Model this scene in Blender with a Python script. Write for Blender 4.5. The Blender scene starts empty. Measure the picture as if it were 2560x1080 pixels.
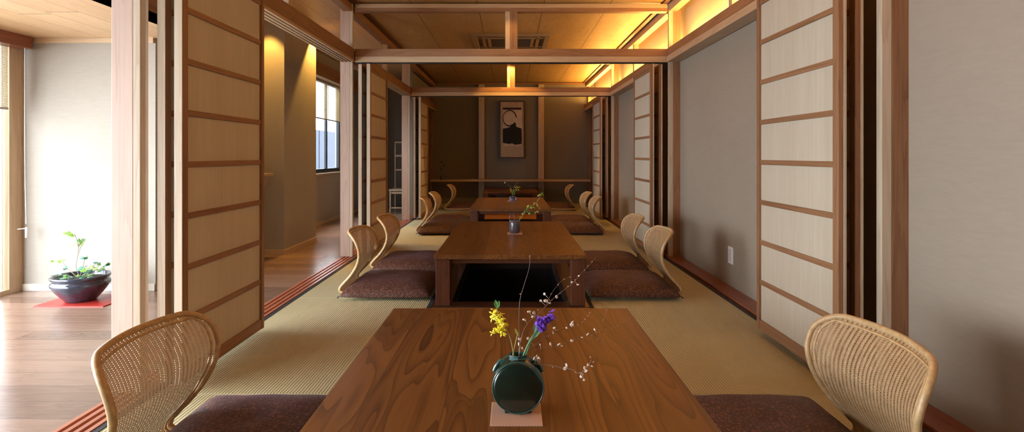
import bpy, bmesh, math, random
from mathutils import Vector, Matrix
R=math.radians; PI=math.pi
random.seed(7)
scn=bpy.context.scene; C=scn.collection
F=1385.0; VX,VY=1276.0,388.0
def P(px,py,d): return Vector(((px-VX)*d/F, d, 1-(py-VY)*d/F))

# ------------------------------------------------------------------ materials
class NT:
    def __init__(s,name):
        s.m=bpy.data.materials.new(name); s.m.use_nodes=True; s.t=s.m.node_tree
        s.b=s.t.nodes['Principled BSDF']; s.out=s.t.nodes['Material Output']
    def n(s,typ,**kw):
        o=s.t.nodes.new(typ)
        for k,v in kw.items(): setattr(o,k,v)
        return o
    def l(s,a,b): s.t.links.new(a,b)
    def math(s,op,a,b=None,c=None,clamp=False):
        o=s.n('ShaderNodeMath',operation=op,use_clamp=clamp)
        for i,v in enumerate((a,b,c)):
            if v is None: continue
            if isinstance(v,(int,float)): o.inputs[i].default_value=v
            else: s.l(v,o.inputs[i])
        return o.outputs[0]
    def coords(s,scale=(1,1,1),kind='Object'):
        tc=s.n('ShaderNodeTexCoord'); mp=s.n('ShaderNodeMapping'); mp.inputs['Scale'].default_value=scale
        s.l(tc.outputs[kind],mp.inputs['Vector']); return mp.outputs[0]
    def noise(s,vec,scale=5,detail=4,rough=.55,dist=0,w=None):
        o=s.n('ShaderNodeTexNoise'); 
        if w is not None:
            o.noise_dimensions='4D'
            if isinstance(w,(int,float)): o.inputs['W'].default_value=w
            else: s.l(w,o.inputs['W'])
        s.l(vec,o.inputs['Vector']); o.inputs['Scale'].default_value=scale; o.inputs['Detail'].default_value=detail
        o.inputs['Roughness'].default_value=rough; o.inputs['Distortion'].default_value=dist
        return o.outputs[0]
    def ramp(s,fac,stops):
        o=s.n('ShaderNodeValToRGB'); s.l(fac,o.inputs[0]); e=o.color_ramp.elements
        while len(e)<len(stops): e.new(.5)
        for el,(p,c) in zip(e,stops): el.position=p; el.color=(*c,1)
        return o.outputs[0]
    def mix(s,fac,a,b,mode='MIX'):
        o=s.n('ShaderNodeMix',data_type='RGBA',blend_type=mode)
        for i,v in ((0,fac),(6,a),(7,b)):
            if isinstance(v,(int,float)): o.inputs[i].default_value=v
            elif isinstance(v,tuple): o.inputs[i].default_value=(*v,1)
            else: s.l(v,o.inputs[i])
        return o.outputs[2]
    def bump(s,h,strength=.2,dist=.002):
        o=s.n('ShaderNodeBump'); o.inputs['Strength'].default_value=strength; o.inputs['Distance'].default_value=dist
        s.l(h,o.inputs['Height']); s.l(o.outputs[0],s.b.inputs['Normal'])
    def col(s,c):
        if isinstance(c,tuple): s.b.inputs['Base Color'].default_value=(*c,1)
        else: s.l(c,s.b.inputs['Base Color'])
    def rough(s,r,spec=None):
        s.b.inputs['Roughness'].default_value=r
        if spec is not None: s.b.inputs['Specular IOR Level'].default_value=spec
def srgb(r,g,b):
    f=lambda v:(v/255/12.92) if v/255<=.04045 else ((v/255+.055)/1.055)**2.4
    return (f(r),f(g),f(b))
def sc(c,k): return tuple(min(1,x*k) for x in c)
MC={}
def plain(name,c,rough=.5,metal=0,spec=None,var=.12,scale=8):
    if name in MC: return MC[name]
    t=NT(name); v=t.coords(); n=t.noise(v,scale,3)
    t.col(t.ramp(n,[(.3,sc(c,1-var)),(.7,sc(c,1+var))])); t.rough(rough,spec); t.b.inputs['Metallic'].default_value=metal
    MC[name]=t.m; return t.m
def wood(name,axis,c1,c2,rough=.45,fine=90,broad=7,contrast=1.0,spec=.4):
    key=name+axis
    if key in MC: return MC[key]
    t=NT(key); st=.05
    s1={'x':(st,1,1),'y':(1,st,1),'z':(1,1,st)}[axis]
    oi=t.n('ShaderNodeObjectInfo'); w=t.math('MULTIPLY',oi.outputs['Random'],20)
    v=t.coords(s1)
    a=t.noise(v,fine,3,.6,w=w); b=t.noise(v,broad,4,.5,.4,w=w)
    rings=t.math('FRACT',t.math('MULTIPLY',b,14))
    rings=t.math('POWER',rings,2.2)
    f=t.math('ADD',t.math('MULTIPLY',a,.45),t.math('MULTIPLY',b,.45)); f=t.math('ADD',f,t.math('MULTIPLY',rings,.22*contrast))
    f=t.math('ADD',f,t.math('MULTIPLY',t.math('SUBTRACT',oi.outputs['Random'],.5),.12))
    t.col(t.ramp(f,[(.28,c1),(.78,c2)])); t.rough(rough,spec); t.bump(a,.12,.001)
    MC[key]=t.m; return t.m
CED1,CED2=(.35,.18,.088),(.195,.088,.040)
SAP1,SAP2=(.56,.42,.27),(.40,.26,.15)
def cedar(ax): return wood('cedar_',ax,CED1,CED2)
def sap(ax): return wood('sapwood_',ax,SAP1,SAP2)
def pale(ax): return wood('pale_timber_',ax,(.60,.50,.38),(.42,.31,.20))
def redwood(ax): return wood('red_sill_',ax,(.30,.105,.05),(.17,.05,.025),rough=.3)
def plaster(name,c):
    t=NT(name); v=t.coords(); a=t.noise(v,2.2,4); 
    v2=t.coords((1.5,1.5,9)); b=t.noise(v2,9,6,.7); g=t.noise(v,140,4,.7)
    f=t.math('ADD',t.math('MULTIPLY',a,.35),t.math('MULTIPLY',b,.65))
    t.col(t.ramp(f,[(.3,sc(c,.92)),(.7,sc(c,1.06))])); t.rough(.9,.15)
    t.bump(t.math('ADD',g,t.math('MULTIPLY',b,.4)),.14,.003); return t.m
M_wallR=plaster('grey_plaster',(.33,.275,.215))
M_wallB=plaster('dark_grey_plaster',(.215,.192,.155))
M_wallC=plaster('beige_plaster',(.35,.32,.275))
M_black=plain('black_lacquer',(.012,.011,.011),.35)
M_dark=plain('dark_gap_timber',(.03,.014,.009),.5)
M_white=plain('white_plastic',(.78,.78,.76),.35,var=.03)
M_metal=plain('dark_window_aluminium',(.02,.024,.028),.35,.6)

def mat_ceiling():
    t=NT('ceiling_veneer'); tc=t.n('ShaderNodeTexCoord'); sp=t.n('ShaderNodeSeparateXYZ'); t.l(tc.outputs['Object'],sp.inputs[0])
    xs=t.math('ADD',t.math('DIVIDE',sp.outputs[0],.66),.5); idx=t.math('FLOOR',xs); fr=t.math('FRACT',xs)
    ys=t.math('DIVIDE',sp.outputs[1],1.82); idy=t.math('FLOOR',ys); fy=t.math('FRACT',ys)
    w=t.math('ADD',t.math('MULTIPLY',idx,3.7),t.math('MULTIPLY',idy,1.9))
    v=t.coords((1,.35,1)); a=t.noise(v,5,5,.6,1.2,w=w); b=t.noise(t.coords((1,.08,1)),60,3,w=w)
    r=t.math('FRACT',t.math('MULTIPLY',a,9))
    f=t.math('ADD',t.math('ADD',t.math('MULTIPLY',a,.5),t.math('MULTIPLY',b,.3)),t.math('MULTIPLY',r,.16))
    c=t.ramp(f,[(.3,(.48,.30,.12)),(.75,(.33,.19,.07))])
    seam=t.math('ADD',t.math('LESS_THAN',fr,.010),t.math('LESS_THAN',fy,.003),clamp=True)
    t.col(t.mix(seam,c,(.08,.035,.014))); t.rough(.5,.35); t.bump(t.math('SUBTRACT',1.0,seam),.4,.003); return t.m
def mat_boards(name,along,width,c1,c2,rough=.35,seamc=(.05,.025,.015),wear=.35,length=1.8):
    """floor / ceiling boards; along = axis the boards run, 0=x 1=y"""
    t=NT(name); tc=t.n('ShaderNodeTexCoord'); sp=t.n('ShaderNodeSeparateXYZ'); t.l(tc.outputs['Object'],sp.inputs[0])
    A=sp.outputs[along]; B=sp.outputs[1-along]
    bs=t.math('DIVIDE',B,width); ib=t.math('FLOOR',bs); fb=t.math('FRACT',bs)
    off=t.math('FRACT',t.math('MULTIPLY',t.math('SINE',t.math('MULTIPLY',ib,12.9898)),437.58))
    as_=t.math('ADD',t.math('DIVIDE',A,length),off); ia=t.math('FLOOR',as_); fa=t.math('FRACT',as_)
    rnd=t.math('FRACT',t.math('MULTIPLY',t.math('SINE',t.math('ADD',t.math('MULTIPLY',ib,7.13),t.math('MULTIPLY',ia,3.71))),913.3))
    w=t.math('MULTIPLY',rnd,30)
    s=(.12,1,1) if along==0 else (1,.12,1)
    a=t.noise(t.coords(s),9,5,.6,.8,w=w); s2=(.03,1,1) if along==0 else (1,.03,1); b=t.noise(t.coords(s2),110,3,w=w)
    r=t.math('POWER',t.math('FRACT',t.math('MULTIPLY',a,11)),2)
    f=t.math('ADD',t.math('ADD',t.math('MULTIPLY',a,.32),t.math('MULTIPLY',b,.22)),t.math('ADD',t.math('MULTIPLY',r,.16),t.math('MULTIPLY',rnd,wear)))
    c=t.ramp(f,[(.25,c1),(.85,c2)])
    seam=t.math('ADD',t.math('LESS_THAN',fb,.0025/width),t.math('LESS_THAN',fa,.0015),clamp=True)
    t.col(t.mix(seam,c,seamc)); t.rough(rough,.5); t.bump(t.math('SUBTRACT',1.0,seam),.3,.002); return t.m
def mat_walnut():
    t=NT('walnut_tabletop'); tc=t.n('ShaderNodeTexCoord'); sp=t.n('ShaderNodeSeparateXYZ'); t.l(tc.outputs['Object'],sp.inputs[0])
    oi=t.n('ShaderNodeObjectInfo')
    xw=t.math('ADD',sp.outputs[0],t.math('MULTIPLY',t.math('SINE',t.math('MULTIPLY',sp.outputs[0],9)),.03))
    xs=t.math('ADD',t.math('DIVIDE',xw,.168),.22); idx=t.math('FLOOR',xs); fr=t.math('FRACT',xs)
    rnd=t.math('FRACT',t.math('MULTIPLY',t.math('SINE',t.math('ADD',t.math('MULTIPLY',idx,5.17),t.math('MULTIPLY',oi.outputs['Random'],9))),431.7))
    w=t.math('ADD',t.math('MULTIPLY',rnd,25),t.math('MULTIPLY',oi.outputs['Random'],5))
    a=t.noise(t.coords((1,.115,1)),5.6,2.2,.42,.25,w=w)
    lines=t.math('FRACT',t.math('MULTIPLY',a,26)); lines=t.math('POWER',lines,3.5)
    broad=t.math('FRACT',t.math('MULTIPLY',a,5.7)); broad=t.math('POWER',broad,3)
    b=t.noise(t.coords((1,.02,1)),170,3,.6,w=w)
    f=t.math('ADD',t.math('MULTIPLY',lines,.32),t.math('MULTIPLY',broad,.20)); f=t.math('ADD',f,t.math('MULTIPLY',b,.34)); f=t.math('ADD',f,t.math('MULTIPLY',rnd,.20))
    c=t.ramp(f,[(.12,(.27,.118,.030)),(.42,(.15,.060,.016)),(.85,(.036,.013,.005))])
    seam=t.math('LESS_THAN',fr,.008)
    t.col(t.mix(seam,c,(.06,.024,.01))); t.rough(.33,.42); t.bump(b,.06,.0006); return t.m
def mat_tatami():
    t=NT('tatami_rush'); tc=t.n('ShaderNodeTexCoord'); sp=t.n('ShaderNodeSeparateXYZ'); t.l(tc.outputs['Object'],sp.inputs[0])
    g=t.math('ABSOLUTE',t.math('SINE',t.math('MULTIPLY',sp.outputs[0],PI/.0135)))
    h=t.math('ABSOLUTE',t.math('SINE',t.math('MULTIPLY',sp.outputs[1],PI/.0065)))
    n=t.noise(t.coords((2,40,1)),8,4); n2=t.noise(t.coords(),2.3,3)
    f=t.math('ADD',t.math('MULTIPLY',g,.42),t.math('ADD',t.math('MULTIPLY',h,.12),t.math('ADD',t.math('MULTIPLY',n,.25),t.math('MULTIPLY',n2,.2))))
    t.col(t.ramp(f,[(.15,(.27,.235,.11)),(.75,(.55,.505,.315))])); t.rough(.62,.3)
    t.bump(t.math('ADD',g,t.math('MULTIPLY',h,.4)),.6,.0022); return t.m
def mat_weave(name,c1,c2):
    t=NT(name); uv=t.n('ShaderNodeUVMap'); sp=t.n('ShaderNodeSeparateXYZ'); t.l(uv.outputs[0],sp.inputs[0])
    U=t.math('DIVIDE',sp.outputs[0],.0175); V=t.math('DIVIDE',sp.outputs[1],.0062)
    fu=t.math('FRACT',U); fv=t.math('FRACT',V)
    nz=t.noise(t.coords(),30,2)
    hu=t.math('LESS_THAN',t.math('ABSOLUTE',t.math('SUBTRACT',fu,.5)),.10)
    hv=t.math('LESS_THAN',t.math('ABSOLUTE',t.math('SUBTRACT',fv,.5)),.25)
    hole=t.math('MULTIPLY',hu,hv)
    ru=t.math('ABSOLUTE',t.math('SINE',t.math('MULTIPLY',U,PI))); rv=t.math('ABSOLUTE',t.math('SINE',t.math('MULTIPLY',V,PI)))
    hgt=t.math('ADD',t.math('MULTIPLY',ru,-.9),t.math('MULTIPLY',rv,-.5))
    fine=t.math('ABSOLUTE',t.math('SINE',t.math('MULTIPLY',V,2*PI)))
    f=t.math('ADD',t.math('MULTIPLY',t.math('SUBTRACT',1,ru),.45),t.math('ADD',t.math('MULTIPLY',nz,.5),t.math('MULTIPLY',fine,.22)))
    t.col(t.ramp(f,[(.2,c2),(.8,c1)])); t.rough(.5,.4); t.bump(hgt,.7,.003)
    tr=t.n('ShaderNodeBsdfTransparent'); tl=t.n('ShaderNodeBsdfTranslucent'); tl.inputs[0].default_value=(*c1,1)
    m0=t.n('ShaderNodeMixShader'); m0.inputs[0].default_value=.05; t.l(t.b.outputs[0],m0.inputs[1]); t.l(tl.outputs[0],m0.inputs[2])
    mx=t.n('ShaderNodeMixShader'); t.l(hole,mx.inputs[0]); t.l(m0.outputs[0],mx.inputs[1]); t.l(tr.outputs[0],mx.inputs[2])
    t.l(mx.outputs[0],t.out.inputs[0]); return t.m
def mat_cushion():
    t=NT('brown_jacquard'); v=t.coords()
    vo=t.n('ShaderNodeTexVoronoi',feature='DISTANCE_TO_EDGE'); nd=t.noise(v,22,2)
    vm=t.n('ShaderNodeVectorMath',operation='ADD'); t.l(v,vm.inputs[0])
    cb=t.n('ShaderNodeCombineXYZ'); k=t.math('MULTIPLY',nd,.035); t.l(k,cb.inputs[0]); t.l(k,cb.inputs[1]); t.l(cb.outputs[0],vm.inputs[1])
    t.l(vm.outputs[0],vo.inputs['Vector']); vo.inputs['Scale'].default_value=62
    n2=t.noise(v,75,3,.6,1.5)
    a=t.math('LESS_THAN',vo.outputs['Distance'],.13); b=t.math('GREATER_THAN',n2,.52)
    f=t.math('MULTIPLY',t.math('ADD',a,b,clamp=True),.8); f=t.math('ADD',f,t.math('MULTIPLY',n2,.2))
    t.col(t.ramp(f,[(.1,(.175,.072,.042)),(.9,(.055,.022,.015))])); t.rough(.55,.35)
    t.b.inputs['Sheen Weight'].default_value=.07; t.b.inputs['Sheen Tint'].default_value=(.75,.65,.9,1); t.b.inputs['Sheen Roughness'].default_value=.4
    t.bump(f,.25,.0015); return t.m
def mat_glass(name='window_glass',tint=(.96,.98,1),gl=.06):
    t=NT(name); tr=t.n('ShaderNodeBsdfTransparent'); tr.inputs[0].default_value=(*tint,1)
    g=t.n('ShaderNodeBsdfGlossy'); g.inputs['Roughness'].default_value=.02
    mx=t.n('ShaderNodeMixShader'); mx.inputs[0].default_value=gl; t.l(tr.outputs[0],mx.inputs[1]); t.l(g.outputs[0],mx.inputs[2]); t.l(mx.outputs[0],t.out.inputs[0]); return t.m
def mat_blind():
    t=NT('bamboo_blind_slats'); n=t.noise(t.coords((8,8,1)),30,3); c=t.ramp(n,[(.3,(.72,.64,.46)),(.7,(.5,.4,.24))]); t.col(c); t.rough(.6)
    tl=t.n('ShaderNodeBsdfTranslucent'); t.l(c,tl.inputs[0])
    mx=t.n('ShaderNodeMixShader'); mx.inputs[0].default_value=.5; t.l(t.b.outputs[0],mx.inputs[1]); t.l(tl.outputs[0],mx.inputs[2]); t.l(mx.outputs[0],t.out.inputs[0]); return t.m
M_ceil=mat_ceiling()
M_floor=mat_boards('corridor_floor_boards',0,.15,(.29,.185,.135),(.13,.08,.057),rough=.22,wear=.4)
M_cceil=mat_boards('corridor_ceiling_boards',1,.20,(.60,.40,.22),(.38,.20,.09),rough=.5,wear=.15,length=4)
M_mid=mat_boards('amber_floor_boards',0,.11,(.42,.17,.045),(.26,.09,.022),rough=.4,wear=.2)
M_walnut=mat_walnut(); M_tatami=mat_tatami(); M_cush=mat_cushion()
M_weave=mat_weave('rattan_weave',(.54,.365,.195),(.26,.14,.058))
M_rattan=plain('rattan_cane',(.50,.33,.16),.42,var=.2,scale=60)
M_glass=mat_glass(); M_blind=mat_blind()
def legwood(ax): return wood('walnut_leg_',ax,(.15,.055,.025),(.06,.022,.012),rough=.35)
def panelboard():
    return wood('cedar_panel_veneer_','z',(.57,.50,.39),(.44,.365,.26),rough=.6,fine=70,broad=9,contrast=.35,spec=.2)
M_heri=plain('black_cloth_edging',(.022,.022,.03),.8,var=.5,scale=200)

# ------------------------------------------------------------------ mesh helpers
def link(name,bm,mat,parent=None,smooth=False,bevel=0):
    me=bpy.data.meshes.new(name); bmesh.ops.recalc_face_normals(bm,faces=bm.faces[:]) if not smooth=='keep' else None
    bm.to_mesh(me); bm.free()
    o=bpy.data.objects.new(name,me); C.objects.link(o)
    if mat: me.materials.append(mat)
    if smooth:
        for p in me.polygons: p.use_smooth=True
    if bevel:
        md=o.modifiers.new('Bevel','BEVEL'); md.width=bevel; md.segments=2; md.limit_method='ANGLE'
    if parent: o.parent=parent
    return o
def bx(bm,x0,x1,y0,y1,z0,z1):
    if x0>x1:x0,x1=x1,x0
    if y0>y1:y0,y1=y1,y0
    v=[bm.verts.new((x,y,z)) for z in (z0,z1) for (x,y) in ((x0,y0),(x1,y0),(x1,y1),(x0,y1))]
    for f in ((3,2,1,0),(4,5,6,7),(0,1,5,4),(1,2,6,5),(2,3,7,6),(3,0,4,7)): bm.faces.new([v[i] for i in f])
    return bm
def box(name,b,mat,parent=None,bevel=.002): return link(name,bx(bmesh.new(),*b),mat,parent,bevel=bevel)
def boxes(name,bs,mat,parent=None,bevel=0):
    bm=bmesh.new()
    for b in bs: bx(bm,*b)
    return link(name,bm,mat,parent,bevel=bevel)
def tube(bm,pts,r,seg=6,cap=True):
    pts=[Vector(p) for p in pts]; n=len(pts); rr=r if isinstance(r,(list,tuple)) else [r]*n
    up=None; rings=[]
    for i,p in enumerate(pts):
        t=(pts[min(i+1,n-1)]-pts[max(i-1,0)]).normalized()
        if up is None: up=t.orthogonal().normalized()
        up=(up-t*up.dot(t)); up=up.normalized() if up.length>1e-6 else t.orthogonal().normalized()
        s=t.cross(up)
        rings.append([bm.verts.new(p+(up*math.cos(2*PI*k/seg)+s*math.sin(2*PI*k/seg))*rr[i]) for k in range(seg)])
    for a,b in zip(rings,rings[1:]):
        for k in range(seg): bm.faces.new((a[k],a[(k+1)%seg],b[(k+1)%seg],b[k]))
    if cap:
        bm.faces.new(rings[0][::-1]); bm.faces.new(rings[-1])
def lathe(bm,prof,seg=32,M=Matrix()):
    rings=[]
    for r,z in prof:
        if r<1e-6: rings.append([bm.verts.new(M@Vector((0,0,z)))])
        else: rings.append([bm.verts.new(M@Vector((r*math.cos(2*PI*k/seg),r*math.sin(2*PI*k/seg),z))) for k in range(seg)])
    for a,b in zip(rings,rings[1:]):
        for k in range(seg):
            k2=(k+1)%seg
            if len(a)==1 and len(b)==1: continue
            if len(a)==1: bm.faces.new((a[0],b[k],b[k2]))
            elif len(b)==1: bm.faces.new((a[k],a[k2],b[0]))
            else: bm.faces.new((a[k],a[k2],b[k2],b[k]))
def smooth_path(pts,n=6):
    pts=[Vector(p) for p in pts]; out=[]
    for i in range(len(pts)-1):
        p0=pts[max(i-1,0)];p1=pts[i];p2=pts[i+1];p3=pts[min(i+2,len(pts)-1)]
        for k in range(n):
            t=k/n; out.append(.5*((2*p1)+(-p0+p2)*t+(2*p0-5*p1+4*p2-p3)*t*t+(-p0+3*p1-3*p2+p3)*t**3))
    out.append(pts[-1]); return out
def tag(o,label=None,cat=None,group=None,kind=None):
    if label:o['label']=label
    if cat:o['category']=cat
    if group:o['group']=group
    if kind:o['kind']=kind
    return o
def thing(name,label,cat,loc=(0,0,0),rz=0,group=None):
    o=bpy.data.objects.new(name,None); C.objects.link(o); o.location=loc; o.rotation_euler=(0,0,rz); o.empty_display_size=.1
    return tag(o,label,cat,group)
def struct(o): o['kind']='structure'; return o
def copy_tree(o,parent=None):
    c=o.copy(); C.objects.link(c)
    if parent is not None: c.parent=parent
    for ch in list(o.children): copy_tree(ch,c)
    return c

# ------------------------------------------------------------------ levels
D=[2.32,5.44,8.53]; YB=11.5; YN=-1.4
PZ0,PZ1=1.915,2.045; CZ=2.51; WR=1.668
# ---- shell
struct(boxes('floor',[(-3.75,-1.652,YN,11.1,-.06,0)],M_floor))
# right wall with recess for the upper light cove
struct(boxes('wall_right',[(WR,WR+.1,YN,YB,-.03,1.98),(WR+.07,WR+.17,YN,YB,1.98,CZ)],M_wallR))
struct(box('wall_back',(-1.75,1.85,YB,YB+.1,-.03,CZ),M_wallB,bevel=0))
struct(box('ceiling',(-1.72,1.86,YN,YB+.1,CZ,CZ+.08),M_ceil,bevel=0))
struct(boxes('wall_light_blocker',[(-3.75,1.85,YN-.1,YN,-.1,2.6)],plain('dark_light_blocker',(.05,.035,.025),.6)))  # unseen wall behind the camera, added and darkened to cut frontal fill light
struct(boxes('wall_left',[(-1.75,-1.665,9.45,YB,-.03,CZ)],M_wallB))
# corridor walls
struct(boxes('wall_corridor_front',[(-3.62,-2.62,4.09,4.19,0,2.47)],M_wallC))
struct(boxes('wall_corridor_inner',[(-2.72,-2.62,4.19,5.56,0,2.47)],M_wallC))
struct(boxes('wall_corridor_pier',[(-2.85,-2.27,5.56,6.47,0,2.47)],M_wallC))
struct(boxes('wall_corridor_side',[(-2.83,-2.73,6.47,6.7,0,2.47),(-2.83,-2.73,6.7,8.95,0,.735),(-2.83,-2.73,6.7,8.95,2.12,2.47),(-2.83,-2.73,8.95,11.1,0,2.47)],M_wallC))
struct(boxes('wall_corridor_end',[(-2.83,-1.75,11.0,11.1,0,2.5)],M_wallC))
struct(boxes('ceiling_corridor',[(-3.75,-2.30,YN,4.09,1.862,1.92)],M_cceil))
struct(boxes('ceiling_corridor_high',[(-2.85,-1.60,YN,11.1,2.47,2.50)],M_cceil))
struct(boxes('trim_1',[(-2.33,-2.30,YN,4.09,1.862,2.47)],cedar('y')))
struct(box('trim_2',(-3.52,-2.62,4.062,4.09,1.825,1.862),sap('x')))
struct(box('baseboard_corridor_front',(-3.62,-2.62,4.078,4.09,0,.052),plain('white_baseboard',(.62,.57,.5),.5)))
struct(boxes('baseboard_corridor_pier',[(-2.62,-2.27,5.548,5.56,0,.05),(-2.27,-2.258,5.548,6.47,0,.05),(-2.73,-2.718,6.47,11,0,.05)],sap('y')))
# near glass wall: window_1
w1=thing('window_1',None,None,(0,0,0)); struct(w1)
boxes('window_frame',[(-3.66,-3.60,3.98,4.09,0,1.86),(-3.66,-3.60,YN,3.98,0,.035),(-3.66,-3.60,YN,3.98,1.80,1.862)],sap('z'),w1)
boxes('window_sash',[(-3.665,-3.635,3.86,3.90,.035,1.80),(-3.665,-3.635,2.20,2.26,.035,1.80),(-3.665,-3.635,.35,.41,.035,1.80)],M_metal,w1)
boxes('pane',[(-3.652,-3.648,YN,3.98,.035,1.80)],M_glass,w1)
struct(box('trim_3',(-3.60,-3.49,YN,4.05,1.775,1.862),redwood('y'),bevel=.004))
# window_2
w2=thing('window_2',None,None); struct(w2)
boxes('window_frame',[(-2.80,-2.76,6.7,8.95,.735,.80),(-2.80,-2.76,6.7,8.95,2.07,2.12),(-2.80,-2.76,8.91,8.95,.8,2.07),(-2.80,-2.76,6.7,6.74,.8,2.07),(-2.795,-2.765,8.32,8.37,.8,2.07),(-2.795,-2.765,7.4,7.45,.8,2.07)],M_metal,w2)
boxes('pane',[(-2.782,-2.778,6.74,8.91,.8,2.07)],M_glass,w2)
boxes('window_sill',[(-2.76,-2.70,6.7,8.95,.715,.738)],sap('y'),w2)
struct(boxes('trim_4',[(-2.73,-2.62,6.47,11,2.09,2.14),(-2.73,-2.66,6.47,11,2.14,2.30)],cedar('y')))
# outdoors behind window_2
fn=thing('garden_fence','blue-grey board fence outside the far corridor window','fence',(-4.6,14,0))
for k in range(7):
    box('fence_board',(-.02,.02,-5.2+k*1.5,-5.2+k*1.5+1.44,-.3,1.60),plain('fence_grey',(.032,.045,.072),.7),fn)
box('fence_rail',(-.05,-.021,-5.2,5.3,1.3,1.36),plain('fence_grey',(.2,.2,.2)),fn)
struct(box('ground',(-14,-3.75,-4,24,-.40,-.30),plain('garden_gravel',(.08,.08,.08),.9,scale=30),bevel=0))

# ---- sub floor, pits, tatami
TY=[(.53,2.38),(3.65,5.49),(6.76,8.62),(9.92,11.32)]
pits=[(a+.12,b-.12) for a,b in TY]
bs=[(-1.652,-.40,YN,YB,-.10,-.035),(.40,1.668,YN,YB,-.10,-.035)]
prev=YN
for a,b in pits: bs.append((-.40,.40,prev,a,-.10,-.035)); prev=b
bs.append((-.40,.40,prev,YB,-.10,-.035))
struct(boxes('floor_base',bs,M_dark))
for i,(a,b) in enumerate(pits):
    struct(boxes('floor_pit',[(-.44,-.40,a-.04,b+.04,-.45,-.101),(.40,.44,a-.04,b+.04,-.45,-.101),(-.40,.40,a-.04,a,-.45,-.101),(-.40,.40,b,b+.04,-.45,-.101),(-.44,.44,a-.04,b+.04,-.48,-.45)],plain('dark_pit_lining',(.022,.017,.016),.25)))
    ta,tb=TY[i]
    struct(boxes('trim_pit_frame',[(-.52,-.40,ta-.02,tb+.02,-.035,.004),(.40,.52,ta-.02,tb+.02,-.035,.004),(-.40,.40,ta-.02,a,-.035,.004),(-.40,.40,b,tb+.02,-.035,.004)],plain('pit_frame_dark_walnut',(.07,.03,.018),.22)))
ends=[YN]+[v for a,b in TY for v in (a-.02,b+.02)]+[YB]
for i in range(0,len(ends),2):
    if ends[i+1]-ends[i]>.01: struct(box('floor_board_strip',(-.52,.52,ends[i],ends[i+1],-.035,.0),M_mid))
def mat_of(x0,x1,y0,y1,label,grp=None):
    t=thing('tatami_mat',label,'tatami mat',((x0+x1)/2,(y0+y1)/2,-.035),0,grp)
    hx=(x1-x0)/2; hy=(y1-y0)/2
    box('rush_surface',(-hx+.028,hx-.028,-hy,hy,0,.035),M_tatami,t,bevel=.003)
    for s in (-1,1): 
        box('cloth_edging',(s*hx,s*(hx-.028),-hy,hy,0,.0365),M_heri,t,bevel=.002)
ys=[YN,.76,2.32,3.88,5.44,6.985,8.53,10.0,YB]
where=['behind the viewpoint','beside the nearest walnut table','beside the near half of the second table','beside the far half of the second table','beside the near half of the third table','beside the far half of the third table','beside the near half of the farthest table','against the back wall']
for s,sn in ((-1,'left'),(1,'right')):
    for k in range(1,8):
        a,b=ys[k],ys[k+1]
        x0,x1=(-1.515,-.522) if s<0 else (.522,1.515)
        mat_of(x0,x1,a+.001,b-.001,'%s tatami mat, %s'%(sn,where[k]),'tatami mats along both sides')
# sills
for nm,s in (('trim_sill_left',-1),('trim_sill_right',1)):
    if s<0:
        bl=[(-1.652,-1.517,YN,YB,-.035,-.006)]
        for k in range(4):
            x0=-1.652+k*.0385; bl.append((x0,x0+.0195,YN,YB,-.006,.004))
        struct(boxes(nm,bl,wood('red_sill_light_','y',(.50,.20,.12),(.32,.11,.065),rough=.3)))
    else:
        struct(boxes(nm,[(1.535,1.668,YN,YB,-.035,.01),(1.517,1.527,YN,YB,-.035,-.004)],redwood('y'),bevel=.002))

# ---- posts
dn=['nearest','second','farthest']
for i,y in enumerate(D):
    for s,sn in ((-1,'left'),(1,'right')):
        t=thing('timber_post','%s cedar post on the %s with a paler jamb strip'%({0:'tall',1:'middle',2:'far'}[i]+' '+dn[i],sn) if i!=1 else 'second cedar post from the viewer on the %s, paler jamb strip'%sn,'post',(s*1.6,y,0))
        lab={0:'nearest large cedar post on the %s side, cut off by the picture edges',1:'second cedar post on the %s, at the end of the nearest cross beam',2:'small far cedar post on the %s, at the end of the farther cross beam'}[i]%sn
        t['label']=lab
        if s<0: 
            m1=pale('z') if True else None
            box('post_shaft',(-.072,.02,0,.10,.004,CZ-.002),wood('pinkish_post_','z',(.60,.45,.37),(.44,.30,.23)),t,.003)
            box('jamb_strip',(.02,.05,0,.035,0,CZ-.002),pale('z'),t,.002)
        else:
            box('post_shaft',(-.003,.072,0,.10,.01,CZ-.002),cedar('z'),t,.003)
            box('jamb_strip',(-.045,-.003,0,.035,0,CZ-.002),pale('z'),t,.002)
# ---- cross beams
for i,y in enumerate(D[1:]):
    w={0:'nearer',1:'farther'}[i]
    t=thing('cross_beam','%s horizontal cedar lintel spanning the room between posts'%w,'beam',(0,y,0))
    box('beam',(-1.529,1.549,0,.10,1.972,PZ1),cedar('x'),t,.003)
    box('lower_track_board',(-1.529,1.549,.002,.10,PZ0,1.972),sap('x'),t,.003)
    box('track_groove',(-1.529,1.549,.03,.07,PZ0-.008,PZ0),M_black,t,0)
    t=thing('centre_strut','short upright timber strut above the middle of the %s lintel'%w,'strut',(0,y,PZ1))
    box('strut',(-.005,.07,.01,.085,0,2.414-PZ1),cedar('z'),t,.002)
    box('pale_strip',(-.05,-.005,.01,.085,0,2.414-PZ1),sap('z'),t,.002)
    t=thing('upper_tie_beam','%s slim tie beam across the room just under the ceiling'%w,'beam',(0,y,2.414))
    box('beam',(-1.529,1.549,.01,.09,0,.035),cedar('x'),t,.002)
    box('pale_cap',(-1.529,1.549,.01,.09,.035,.075),sap('x'),t,.002)
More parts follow.
